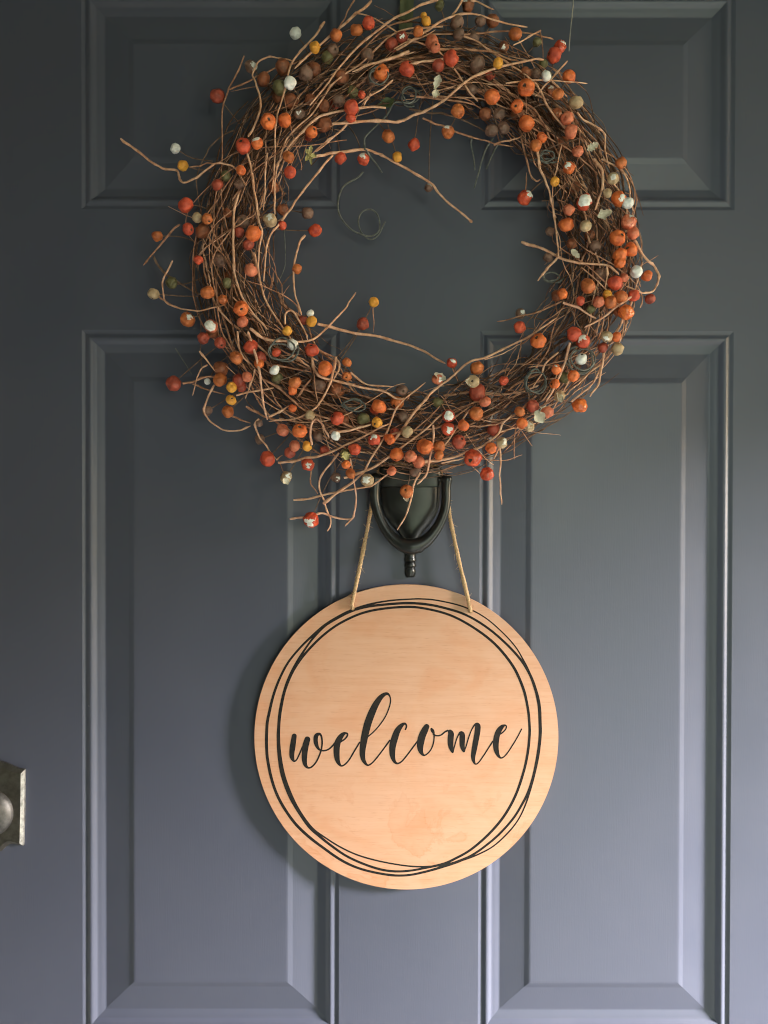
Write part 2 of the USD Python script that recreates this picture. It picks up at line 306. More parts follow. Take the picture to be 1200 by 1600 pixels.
obj('strike_stud', b, 'black_iron', knock, smooth=60)

# ------------------------------------------------------------------ welcome sign
SF, SB = 14.0, 8.0                                     # front and back of the board, reference pixels in front of the door
sign = thing('welcome_sign', 'round pale wooden sign reading welcome hanging on twine from the black knocker', 'sign')
C = at(635, 1152, SF); RAD = (at(635 + 237.5, 1152, SF)[0] - at(635 - 237.5, 1152, SF)[0]) / 2
ang = np.linspace(0, 2 * np.pi, 181)[:-1]
HOLES = [(551, 950), (735, 955)]
disc = Polygon([(C[0] + RAD * math.cos(t), C[2] + RAD * 1.006 * math.sin(t)) for t in ang])
for hx, hy in HOLES:
    p = at(hx, hy, SF); disc = disc.difference(Point(p[0], p[2]).buffer(3.4 * S))
YF, YB = -SF * S, -SB * S
bd = prism(disc, YB, YF)
obj('board', bd, 'veneer', sign, smooth=30)
def flat(poly, y, t=0.00025):
    gs = [g for g in getattr(poly, 'geoms', [poly]) if g.area > 1e-8]
    return cat([prism(g, y + 0.0001, y - t) for g in gs])
def inkpoly(path):
    P = spline(path, 10); q = []
    for (x0, y0, w0), (x1, y1, w1) in zip(P[:-1], P[1:]):
        a, b = at(x0, y0, SF), at(x1, y1, SF)
        q.append(unary_union([Point(a[0], a[2]).buffer(max(w0, .9) * S / 2, 8), Point(b[0], b[2]).buffer(max(w1, .9) * S / 2, 8)]).convex_hull)
    return unary_union(q).simplify(0.00004)
def P3(ox, oy, k, pts): return [(ox + x / k, oy + y / k, w / k) for x, y, w in pts]
A10 = lambda p: P3(445, 1070, 10, p)
B10 = lambda p: P3(540, 1070, 10, p)
C12 = lambda p: P3(630, 1110, 12, p)
D12 = lambda p: P3(720, 1110, 12, p)
LET = [
  [A10([(148, 800, 76), (125, 950, 88), (110, 1070, 80), (116, 1140, 64), (145, 1192, 28), (185, 1170, 24), (230, 1080, 24), (275, 975, 26)]),
   A10([(353, 852, 90), (325, 950, 98), (310, 1070, 88), (307, 1180, 76), (325, 1258, 54), (370, 1298, 28), (430, 1275, 25), (500, 1190, 25), (560, 1050, 25), (583, 930, 26), (578, 830, 28), (555, 775, 34), (520, 772, 48), (490, 800, 66), (482, 855, 68), (490, 920, 62), (517, 985, 44), (555, 1020, 26), (610, 1030, 25), (680, 1010, 25), (740, 960, 27), (800, 890, 30)])],
  [A10([(870, 893, 24), (935, 850, 25), (975, 800, 26), (978, 765, 28), (950, 754, 30), (912, 770, 56), (870, 815, 80), (832, 885, 94), (814, 960, 96), (809, 1050, 94), (816, 1140, 82), (838, 1215, 58), (882, 1266, 27), (940, 1243, 24), (1010, 1165, 24), (1090, 1030, 24), (1170, 900, 24)])],
  [B10([(350, 808, 22), (430, 742, 19), (530, 632, 19), (620, 500, 19), (680, 360, 19), (703, 250, 19), (690, 178, 24), (655, 140, 40), (605, 150, 56), (540, 205, 78), (470, 310, 98), (408, 440, 112), (352, 590, 116), (312, 740, 112), (286, 870, 106), (268, 990, 95), (263, 1090, 82), (282, 1180, 62), (338, 1253, 30), (400, 1233, 24), (480, 1150, 22), (580, 1020, 22), (690, 870, 25)])],
  [B10([(935, 697, 24), (952, 650, 25), (935, 610, 30), (900, 614, 44), (850, 660, 74), (802, 735, 96), (765, 840, 106), (738, 940, 104), (729, 1040, 92), (738, 1130, 72), (768, 1203, 45), (815, 1228, 27), (880, 1195, 23), (960, 1100, 23), (1050, 980, 23), (1125, 880, 25)])],
  [C12([(440, 305, 100), (405, 370, 125), (355, 480, 135), (328, 590, 134), (318, 690, 112), (334, 775, 78), (382, 838, 36), (440, 822, 26), (510, 750, 24), (560, 640, 24), (580, 520, 24), (577, 440, 32), (552, 385, 62), (532, 350, 44)]),
   C12([(570, 440, 40), (600, 468, 30), (660, 475, 27), (720, 455, 27), (780, 405, 30), (835, 378, 34)])],
  [C12([(880, 400, 80), (897, 440, 108), (890, 530, 112), (889, 640, 100), (907, 725, 74), (930, 783, 32), (948, 720, 26), (968, 650, 24), (1000, 540, 26), (1040, 455, 30), (1078, 425, 66), (1105, 450, 98), (1108, 530, 104), (1107, 640, 94), (1121, 720, 70), (1140, 768, 36), (1160, 720, 26), (1180, 670, 24), (1230, 500, 24), (1280, 370, 24), (1330, 285, 30), (1375, 265, 66), (1400, 300, 104), (1390, 420, 106), (1360, 580, 104), (1331, 740, 98), (1312, 855, 82), (1317, 935, 60), (1352, 1003, 30), (1410, 980, 24), (1500, 860, 24), (1590, 720, 25), (1680, 580, 30)])],
  [D12([(740, 445, 24), (800, 400, 24), (848, 340, 24), (853, 292, 26), (820, 278, 34), (768, 310, 74), (712, 385, 100), (678, 475, 108), (660, 580, 110), (659, 690, 102), (678, 785, 80), (713, 860, 50), (757, 891, 29), (810, 868, 25), (880, 790, 23), (960, 670, 23), (1040, 540, 23), (1100, 430, 23), (1140, 350, 22)])],
]
done = Polygon()
for strokes in LET:
    g = unary_union([inkpoly(s) for s in strokes]); h = g.difference(done.buffer(0.00002)); done = unary_union([done, g])
    obj('letter', flat(h, YF, 0.00014), 'burnt_wood', sign, smooth=False)
def Qd(ox, oy, pts): return [(ox + x / 5, oy + y / 5, w) for x, y, w in pts]
q1, q2, q3, q4 = (395, 910), (635, 910), (395, 1150), (635, 1150)
RING = [
  Qd(*q1, [(204, 1120, 4.5), (217, 1000, 4.5), (250, 840, 4.5), (300, 710, 4.5), (365, 590, 4), (430, 490, 3), (500, 400, 4), (580, 325, 4), (680, 262, 4), (790, 212, 4), (910, 172, 3.2), (1050, 145, 2.6)]) +
  Qd(*q2, [(0, 132, 2.3), (120, 129, 2.3), (250, 142, 2.3), (440, 188, 2.2), (600, 265, 2), (740, 380, 2), (850, 500, 2), (910, 600, 2.4), (955, 690, 3), (1005, 820, 4), (1036, 950, 5), (1045, 1100, 5)]) +
  Qd(*q4, [(1045, 0, 4.8), (1030, 150, 4), (1000, 300, 3.2), (965, 430, 3), (925, 550, 2.4), (870, 660, 2.2), (790, 760, 2.4), (680, 860, 2.2), (560, 925, 2.4), (430, 972, 3), (300, 1005, 3), (150, 1021, 2.6), (0, 1014, 2.4)]) +
  Qd(*q3, [(1000, 980, 2.4), (820, 930, 2.4), (680, 865, 2.4), (560, 790, 2.6), (460, 715, 3.2), (360, 580, 4), (290, 440, 4.5), (240, 300, 5), (212, 150, 5), (202, 30, 4.8)]),
  Qd(*q1, [(111, 1120, 4.6), (130, 1010, 4.4), (165, 870, 4), (215, 740, 3.6), (280, 620, 3.4), (370, 510, 3.2), (460, 422, 3.6), (560, 338, 4.6), (660, 276, 5), (770, 222, 5), (890, 190, 4), (1040, 172, 3.8)]) +
  Qd(*q2, [(0, 162, 3.8), (150, 170, 3.8), (300, 200, 3.8), (460, 252, 3.6), (620, 345, 3.6), (770, 470, 3.6), (890, 600, 3.8), (965, 720, 4.2), (1010, 840, 4.6), (1036, 960, 4.6), (1046, 1100, 4.6)]) +
  Qd(*q4, [(1043, 20, 4.6), (1026, 150, 4.4), (995, 300, 4), (955, 430, 4), (900, 540, 3.6), (830, 650, 3.4), (720, 772, 3.4), (600, 872, 3.4), (500, 938, 3.6), (410, 978, 4.2), (310, 1013, 4), (150, 1060, 3.6), (0, 1088, 3.4)]) +
  Qd(*q3, [(1050, 1083, 3.6), (850, 1040, 3.6), (700, 975, 4), (560, 880, 4), (430, 780, 4.4), (320, 670, 4.4), (220, 520, 4.4), (160, 380, 4.4), (122, 220, 4.6), (108, 90, 4.6)]),
  Qd(*q1, [(200, 1160, 4.6), (213, 1010, 4.6), (248, 850, 4.6), (300, 715, 5), (370, 605, 4), (460, 500, 3.6), (560, 405, 3.6), (680, 320, 3.6), (840, 245, 3.6), (1000, 208, 3.6)]) +
  Qd(*q2, [(0, 191, 3.6), (150, 205, 3.6), (340, 255, 3.6), (520, 350, 3.8), (690, 480, 4), (830, 650, 4.2), (910, 820, 4.2), (945, 960, 4), (960, 1080, 4)]) +
  Qd(*q4, [(962, 0, 4), (945, 150, 4), (910, 300, 4), (850, 470, 4), (760, 630, 4), (640, 770, 3.8), (500, 890, 3.6), (380, 958, 3.6), (290, 998, 3.8), (150, 1030, 3.4), (0, 1055, 3.4)]) +
  Qd(*q3, [(1050, 1052, 3.6), (900, 1012, 3.6), (740, 942, 3.6), (620, 862, 3.8), (520, 782, 4), (440, 708, 4.4), (350, 578, 4.6), (280, 450, 4.6), (228, 300, 4.6), (204, 150, 4.4), (198, 30, 4.4)])]
done = Polygon()
for path in RING:
    P = spline(path, 5, True); q = []
    P = np.vstack([P, P[:1]])
    for (x0, y0, w0), (x1, y1, w1) in zip(P[:-1], P[1:]):
        a, b = at(x0, y0, SF), at(x1, y1, SF)
        q.append(unary_union([Point(a[0], a[2]).buffer(w0 * S / 2, 4), Point(b[0], b[2]).buffer(w1 * S / 2, 4)]).convex_hull)
    g = unary_union(q).simplify(0.00003)
    for hx, hy in HOLES:
        p = at(hx, hy, SF); g = g.difference(Point(p[0], p[2]).buffer(3.6 * S))
    h = g.difference(done.buffer(0.00002)); done = unary_union([done, g])
    obj('ring_line', flat(h, YF, 0.00012), 'burnt_wood', sign, smooth=False)
# twine: two twisted strands, out of one hole, over the knocker's mount and into the other hole
tp = spline([(551, 953, 6), (551, 949, 14), (550, 944, 18.5), (555, 920, 18), (567, 862, 16), (577, 810, 14.5), (583, 775, 14), (588, 748, 13), (597, 731, 13), (612, 725.5, 13), (640, 725, 13), (668, 726, 13), (683, 732, 13.5), (692, 748, 13), (698, 775, 14), (703, 808, 14.5), (714, 862, 16), (728, 922, 18), (734, 949, 18.5), (735, 954, 14), (735, 958, 6)], 22)
W = np.array([at(*p) for p in tp]); Ls = np.r_[0, np.cumsum(np.linalg.norm(np.diff(W, axis=0), axis=1))]
T = np.gradient(W, axis=0); T /= np.linalg.norm(T, axis=1, keepdims=True)
U = np.cross(T, [0, 1, 0.01]); U /= np.linalg.norm(U, axis=1, keepdims=True); Wn = np.cross(T, U)
rr = 1.95 * S * (1 + 0.5 * (meshkit.noise(np.c_[Ls * 90, Ls * 0, Ls * 0], 3) - 0.5))
strands = []
for ph in (0, 2.1, 4.2):
    a = Ls / (9 * S) * 2 * math.pi / 1.6 + ph
    strands.append(tube(W + 1.55 * S * (np.cos(a)[:, None] * U + np.sin(a)[:, None] * Wn), rr, 6))
cord = obj('hanging_twine', cat(strands), 'jute', sign, smooth=60)
fz = []
for k in range(420):                                    # loose fibres
    i = rng.randrange(len(W) - 1); p = W[i]; d = np.array([rng.gauss(0, 1) for _ in range(3)]); d = d / np.linalg.norm(d) + T[i] * rng.uniform(-1, 1.5)
    l = rng.uniform(4, 10) * S; e = p + d * l; m = (p + e) / 2 + np.array([rng.gauss(0, 1) for _ in range(3)]) * l * 0.12
    fz.append(tube([p, m, e], [0.35 * S, 0.28 * S, 0.12 * S], 3))
tag(obj('fibres', cat(fz), 'jute', cord, smooth=False), kind='stuff')

# ------------------------------------------------------------------ wreath
hang = thing('wreath_hanger', 'olive green ribbon loop the wreath hangs from at the picture top', 'ribbon')
rb = []
for x0, x1, d0 in ((623, 638, 16), (633, 644, 19)):
    ys = np.linspace(46, -330, 16); v = []; f = []
    for i, y in enumerate(ys):
        dd = d0 - 10 * (i / 15) ** 0.5 + 1.2 * math.sin(i)
        sl = 3 * math.sin(i * 0.5)
        v += [at(x0 + sl - i * 0.2, y, dd), at(x1 + sl + i * 0.2, y, dd + 1.5), at(x0 + sl - i * 0.2, y, dd - 1.2), at(x1 + sl + i * 0.2, y, dd + 0.3)]
    for i in range(15):
        a = 4 * i; b = a + 4
        f += [(a, a + 1, b + 1), (a, b + 1, b), (a + 2, b + 3, a + 3), (a + 2, b + 2, b + 3), (a, b, b + 2), (a, b + 2, a + 2), (a + 1, a + 3, b + 3), (a + 1, b + 3, b + 1)]
    obj('ribbon_strip', trimesh.Trimesh(np.array(v), f, process=False), 'ribbon', hang, smooth=30)

wreath = thing('wreath', 'round wreath of dry brown twigs with orange, red and white berries', 'wreath')
WC = np.array([652.0, 388.0])
def ringdepth(px, py):
    """Depth of the wreath's front at a pixel: a ring of round section."""
    r = math.hypot(px - WC[0], py - WC[1]); t = min(abs(r - 282) / 105.0, 1.0)
    return 48 + 44 * math.sqrt(1 - t * t)
HT = []   # hand-placed twigs: (points, width, tone)
def tw(w, tone, *p): HT.append((p, w, tone))
tw(5, 'L', (189,216),(202,226),(220,240),(242,257),(256,263),(274,266),(280,274),(282,281),(289,285.6),(304,278),(320,266),(334,257),(344,255),(356,257.6),(368,265),(385,290))
tw(3, 'M', (297,261),(312,258),(326,255),(345,256))
tw(3.5, 'M', (381,88),(372,110),(360,136),(354,150),(349,166),(347,200),(347,240),(345,280),(347,316),(354,352),(364,380))
tw(4, 'M', (358,140),(374,134),(390,126),(408,118),(420,111),(438,104),(456,100),(480,92))
tw(4.5, 'L', (388,214),(396,200),(402,184),(407,166),(405,148),(400,132),(395,118),(397,108),(404,96),(416,91),(430,91),(444,92),(458,95))
tw(3, 'D', (365,204),(352,209),(340,218),(328,230),(323,240),(316,252),(308,272),(307,290),(310,310),(313,328))
tw(2.5, 'D', (389,174),(380,196),(373,212),(366,238),(369,255),(376,280))
tw(4.5, 'L', (507,34),(496,52),(480,70),(464,88),(456,100),(450,116),(444,144),(436,170),(432,190),(430,212),(430,250),(424,300))
tw(6, 'L', (580,2),(568,14),(556,22),(540,36),(520,52),(500,70),(480,88),(460,108))
tw(3.5, 'M', (554,0),(544,16),(538,30),(525,50))
tw(5, 'L', (700,-5),(660,7),(636,19),(612,32),(592,46),(574,60),(556,76),(540,94),(525,112),(505,140),(485,165))
tw(4, 'M', (660,24),(632,34),(608,40),(585,58),(560,85),(535,115))
tw(6, 'L', (639,80),(620,88),(600,95),(585,99),(570,104),(550,112))
tw(3, 'L', (616,76),(636,66),(656,60),(680,46))
tw(5, 'L', (603,168),(580,167),(564,169),(540,172),(516,177),(496,184),(480,197),(468,210),(456,224),(444,240),(434,258),(430,280),(429,310),(430,335))
tw(4, 'L', (614,124),(600,137),(580,148),(560,162))
tw(4, 'L', (580,146),(574,155),(567,168))
tw(6, 'L', (520,194),(550,191),(590,189),(616,191),(632,187),(646,180),(660,175),(676,168),(696,156),(712,142),(728,128),(744,118),(764,110),(788,102),(816,96),(834,93),(850,93))
tw(4, 'L', (542,195),(524,212),(506,224),(488,240))
tw(3.5, 'L', (536,203),(515,220),(494,238))
tw(6, 'L', (482,248),(500,243),(515,240),(544,236),(568,233),(584,237),(595,242),(612,252),(636,264),(660,277),(676,289),(686,302),(700,316),(718,330),(730,340),(737,348))
tw(5, 'L', (520,243),(504,260),(490,278),(476,294),(462,314),(450,332),(436,352),(424,366),(417,385),(414,410),(412,440))
tw(5, 'L', (620,78),(640,66),(660,52),(678,41),(696,29),(714,23),(734,22),(750,24),(768,30),(788,36),(808,40),(824,42))
tw(4, 'M', (725,54),(748,52),(776,49),(804,50),(832,53),(852,58),(864,62))
tw(4, 'L', (844,48),(832,54),(816,64),(802,71))
tw(2.5, 'M', (844,48),(847,72),(849,92))
tw(5, 'M', (670,80),(690,77),(720,77),(750,79),(772,82),(792,90),(810,94))
tw(5, 'L', (692,91),(676,94),(660,96),(640,99))
tw(4, 'L', (735,0),(745,2),(760,10),(772,15))
tw(5, 'L', (724,-2),(712,18),(704,28))
tw(4, 'M', (660,184),(676,192),(692,197),(710,206),(736,214),(754,219),(772,224),(802,230))
tw(4, 'D', (640,170),(666,176),(690,178),(708,182),(728,190),(748,199),(770,214))
tw(4, 'M', (640,150),(666,153),(700,157),(728,160),(746,166),(770,182))
tw(4.5, 'M', (770,128),(790,140),(804,152),(820,162),(836,172),(848,192),(858,212),(872,240),(882,264),(894,290),(902,306))
tw(4, 'M', (772,226),(780,222),(800,218),(814,213),(818,207))
tw(4, 'M', (814,214),(818,232),(820,240),(825,260),(830,276),(838,283),(844,280))
tw(5, 'L', (836,226),(840,242),(844,264),(852,280),(858,298),(862,320),(866,340),(870,370),(872,388),(872,402))
tw(5, 'L', (872,400),(868,407),(856,418),(846,430),(840,438))
tw(6, 'L', (815,378),(830,383),(848,389),(868,399),(880,405),(900,410),(928,412),(950,415),(960,422),(967,429))
tw(3.5, 'L', (790,130),(832,125),(860,126),(900,128),(919,130))
tw(4, 'L', (886,96),(870,114),(852,132),(836,150))
tw(4, 'L', (862,127),(876,140),(887,153))
tw(4, 'L', (902,176),(910,186),(924,193),(938,202),(945,212),(945,230),(947,242),(952,262))
tw(3.5, 'M', (880,168),(894,180),(906,194),(920,208),(934,224),(940,245))
tw(4, 'L', (940,248),(956,256),(970,264),(979,278),(983,294),(984,310),(989,330))
tw(6, 'L', (928,248),(932,254),(940,266),(942,284),(939,300),(934,316),(930,329))
tw(3.5, 'L', (954,282),(968,298),(978,320),(980,336))
tw(5, 'L', (992,376),(1000,390),(1012,408),(1024,420),(1029,430),(1028,444),(1020,455),(1008,458),(996,454),(978,447))
tw(3.5, 'M', (976,390),(988,410),(996,430),(1001,448))
tw(5, 'P', (997,457),(980,468),(960,482),(940,497),(926,505),(913,512))
tw(5, 'P', (879,473),(900,480),(916,490),(932,497))
tw(3.5, 'M', (878,472),(856,481),(836,489),(812,494),(790,501),(777,503))
tw(5.5, 'L', (616,688),(632,666),(646,646),(660,630),(672,616),(690,600),(700,594),(718,578),(736,564),(760,558),(784,547),(808,535),(828,525),(846,513),(870,496))
tw(5, 'L', (506,786),(524,772),(550,754),(568,739),(576,722),(588,702),(604,676),(614,652),(622,634),(640,616),(664,598))
tw(5, 'L', (537,747),(560,740),(580,732),(600,720),(616,708),(640,690),(660,674),(676,660),(688,650),(705,640))
tw(5, 'P', (676,664),(677,684),(674,704),(670,728),(666,740),(652,756))
tw(4.5, 'L', (656,738),(648,756),(643,778),(636,800),(621,828))
tw(4, 'L', (680,716),(694,696),(708,678),(720,660),(735,640))
tw(5.5, 'L', (660,722),(675,720),(696,718),(712,714),(730,706),(752,698),(768,688),(780,676),(786,662),(800,648))
tw(3.5, 'L', (690,724),(712,720),(728,714))
tw(4, 'L', (780,690),(781,700),(782,724),(781,748),(783,772),(784,788))
tw(3.5, 'L', (782,694),(778,704),(772,718))
tw(2.5, 'M', (808,662),(806,670),(803,690),(804,718))
tw(2, 'M', (808,664),(816,674),(826,688),(832,697))
tw(5, 'P', (890,536),(882,568),(872,592),(860,616),(853,628))
tw(4, 'L', (872,550),(852,568),(844,586),(832,606))
tw(4, 'L', (975,494),(970,510),(962,522))
tw(5, 'L', (944,552),(940,576),(934,600),(922,620))
tw(3, 'L', (890,594),(880,612),(864,640))
tw(3.5, 'M', (903,440),(899,470),(898,488),(898,508))
tw(4, 'L', (948,416),(949,432),(946,452))
tw(4.5, 'M', (281,350),(268,362),(250,384),(234,402),(224,414))
tw(5, 'D', (240,400),(248,416),(260,429),(280,442),(300,454),(312,460),(345,468))
tw(4, 'L', (269,407),(260,426),(254,440),(254,456),(258,470),(268,477),(284,482),(298,485),(312,485),(332,481),(352,477))
tw(3.5, 'M', (246,460),(260,471),(275,480))
tw(5, 'L', (374,302),(368,320),(365,340),(364,370),(365,400),(366,424),(372,448),(382,470),(396,490),(410,505),(418,515))
tw(5, 'L', (387,240),(392,266),(397,296),(402,324),(406,348),(410,364),(406,390),(404,420),(408,445))
tw(4, 'L', (417,240),(414,280),(412,328))
tw(4, 'M', (324,370),(338,388),(350,400),(360,416),(366,432))
tw(3.5, 'M', (330,352),(340,376),(346,392))
tw(3, 'D', (334,296),(326,314),(322,332))
tw(6, 'P', (387,518),(394,538),(400,560),(405,580),(408,604),(411,626),(418,656))
tw(4.5, 'L', (371,517),(374,540),(380,558),(390,568))
tw(4, 'L', (398,576),(396,592),(390,608),(384,622))
tw(5, 'L', (390,514),(410,528),(430,532),(450,533),(480,533),(500,523),(514,510),(528,494),(540,480),(548,468),(556,457))
tw(4.5, 'L', (445,506),(445,494),(450,486),(458,487),(468,502),(474,516),(480,532))
tw(6, 'L', (496,506),(514,511),(540,518),(568,522),(592,526),(616,533),(640,540),(660,548),(680,560),(696,568))
tw(5, 'L', (524,558),(522,574),(516,598),(506,620),(494,636),(480,646),(460,654),(440,656),(420,658))
tw(5, 'L', (524,558),(530,566),(528,578),(521,592))
tw(5.5, 'L', (488,560),(492,578),(500,588),(520,594),(540,599),(568,606),(594,610),(608,616),(620,623),(632,622))
tw(5, 'M', (490,544),(496,547),(510,553),(524,559))
tw(4, 'L', (548,582),(564,596),(580,602),(616,605))
tw(4, 'L', (456,554),(472,564),(484,572))
tw(4, 'M', (420,570),(440,573),(460,576),(488,582))
tw(5, 'M', (464,620),(476,604),(486,593))
tw(5, 'P', (488,696),(485,680),(487,662),(494,655),(502,662),(508,674),(514,685))
tw(5.5, 'L', (516,676),(540,673),(564,668),(580,663))
tw(5, 'L', (434,724),(456,720),(476,715),(500,712),(520,705),(544,694),(568,682),(590,670),(610,662))
tw(5, 'L', (420,652),(436,644),(452,634))
tw(5, 'M', (384,636),(400,644),(416,652),(440,658))
tw(5, 'M', (286,599),(306,595),(324,589),(345,590))
tw(3.5, 'M', (300,600),(316,606),(336,612),(352,616))
tw(4, 'L', (313,549),(324,564),(336,580))
tw(3.5, 'L', (324,570),(314,576),(308,592),(301,618))
tw(4.5, 'L', (334,602),(326,618),(320,640),(324,652),(338,666),(356,673),(376,672),(392,666))
tw(4, 'M', (362,650),(376,656),(392,661))
tw(4.5, 'L', (369,618),(390,613),(410,609),(428,606))
tw(4.5, 'L', (405,655),(399,664),(402,676),(410,690),(422,706),(432,718))
tw(3, 'L', (432,719),(442,711))
tw(2.5, 'M', (436,722),(440,730),(444,740))
tw(4.5, 'L', (458,782),(480,780),(500,775),(524,770),(550,764),(576,761),(584,758),(600,746),(608,740))
tw(4.5, 'L', (529,708),(520,720),(508,734),(500,748),(500,764),(505,780),(510,796),(517,812),(516,822),(511,830))
tw(4.5, 'P', (453,811),(470,809),(488,806),(504,802),(520,808),(540,811),(550,810),(555,796),(556,776),(553,752),(550,732),(548,716))
tw(3.5, 'L', (550,810),(546,815),(540,822))
tw(3.5, 'M', (490,724),(485,740),(485,756),(496,772))
tw(4.5, 'L', (477,367),(468,380),(461,406),(459,430),(461,460),(467,480),(472,492))
tw(2.5, 'M', (584,480),(584,500),(583,520))
tw(2.5, 'M', (706,572),(711,584),(716,596))
tw(3, 'M', (820,300),(823,285),(824,270))
tw(2.5, 'D', (846,314),(860,313))
def twig_mesh(pts, wid, dep, seed):
    P = spline(np.c_[np.array(pts, float), dep], 5)
    n = len(P); k = np.arange(n)
    nz = lambda s, f: meshkit.noise(np.c_[k * f, k * 0 + seed * 1.7, k * 0], s) - 0.5
    P[:, 0] += nz(1, 0.3) * 1.8; P[:, 1] += nz(2, 0.3) * 1.8; P[:, 2] += nz(3, 0.3) * 3
    t = k / max(n - 1, 1)
    R = wid * 0.76 / 2 * (1.0 - 0.38 * t) * (1 + 0.35 * nz(4, 0.8)) * S
    q = random.Random(seed * 31 + 5)
    for _ in range(1 + n // 16):                            # nodes: a swelling with a slight kink
        k0 = q.uniform(1, n - 2); R *= 1 + q.uniform(.15, .5) * np.exp(-((k - k0) / 0.7) ** 2)
        ax = q.uniform(-1.4, 1.4); P[:, 0] += ax * np.exp(-np.abs(k - k0) / 2.0); P[:, 1] += q.uniform(-1.4, 1.4) * np.exp(-np.abs(k - k0) / 2.0)
    R[-1] *= 0.55; R[-2] *= 0.9; R[0] *= 0.8
    return tube([at(*p) for p in P], R, 6)
ntw = 0
for i, (pts, w, tone) in enumerate(HT):
    dep = [ringdepth(x, y) * {'L': 1.0, 'P': 1.04, 'M': 0.86, 'D': 0.62}[tone] + rng.uniform(-4, 4) for x, y in pts]
    dep = np.convolve(np.pad(dep, 2, 'edge'), np.ones(5) / 5, 'valid')
    obj('twig', twig_mesh(pts, w, dep, i), 'twig_' + tone, wreath, smooth=60); ntw += 1
# the wound body of the wreath
def ringtwig(q, t0, span, rad, ph, tw_, flare, nn=16):
    pts, dep = [], []
    w1, w2, p1, p2 = q.uniform(2, 9), q.uniform(1, 5), q.uniform(0, 6.3), q.uniform(0, 6.3)
    drift = q.gauss(0, 16)
    for j in range(nn):
        u = j / (nn - 1); t = t0 + span * u
        a = ph + tw_ * u
        r = 281 + rad * math.cos(a) + drift * (u - .5) + w1 * math.sin(p1 + 6.3 * u * abs(span)) + w2 * math.sin(p2 + 17 * u * abs(span)) + flare * max(0, u - 0.7) * 3.3
        ex = 1.0 + 0.035 * math.cos(2 * t)
        pts.append((WC[0] + ex * r * math.cos(t), WC[1] + r / ex * math.sin(t)))
        dep.append(50 + rad * 0.62 * math.sin(a))
    return pts, dep
wr = random.Random(21)
for i in range(300 - ntw):
    rad = wr.uniform(12, 66)
    pts, dep = ringtwig(wr, wr.uniform(0, 2 * math.pi), wr.choice((-1, 1)) * wr.uniform(0.45, 1.35), rad, wr.uniform(0, 2 * math.pi), wr.uniform(-2.2, 2.2), wr.gauss(2, 14))
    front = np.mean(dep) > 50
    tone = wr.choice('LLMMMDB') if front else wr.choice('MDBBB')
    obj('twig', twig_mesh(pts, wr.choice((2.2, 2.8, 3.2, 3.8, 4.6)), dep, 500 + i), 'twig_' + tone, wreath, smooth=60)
fine = []
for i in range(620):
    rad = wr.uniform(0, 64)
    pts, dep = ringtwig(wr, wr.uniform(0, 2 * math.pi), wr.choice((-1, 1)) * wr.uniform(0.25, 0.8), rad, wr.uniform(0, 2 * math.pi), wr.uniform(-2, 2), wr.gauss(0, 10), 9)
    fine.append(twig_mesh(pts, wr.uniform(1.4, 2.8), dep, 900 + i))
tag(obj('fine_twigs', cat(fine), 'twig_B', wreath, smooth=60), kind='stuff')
for tone, cnt in (('M', 150), ('D', 130), ('L', 60)):
    fine = []
    for i in range(cnt):
        rad = wr.uniform(30, 70)
        pts, dep = ringtwig(wr, wr.uniform(0, 2 * math.pi), wr.choice((-1, 1)) * wr.uniform(0.2, 0.7), rad, wr.uniform(0, 2 * math.pi), wr.uniform(-3, 3), wr.gauss(6, 16), 10)
        fine.append(twig_mesh(pts, wr.uniform(1.5, 2.7), dep, 2000 + i + cnt))
    tag(obj('fine_twigs', cat(fine), 'twig_' + tone, wreath, smooth=60), kind='stuff')

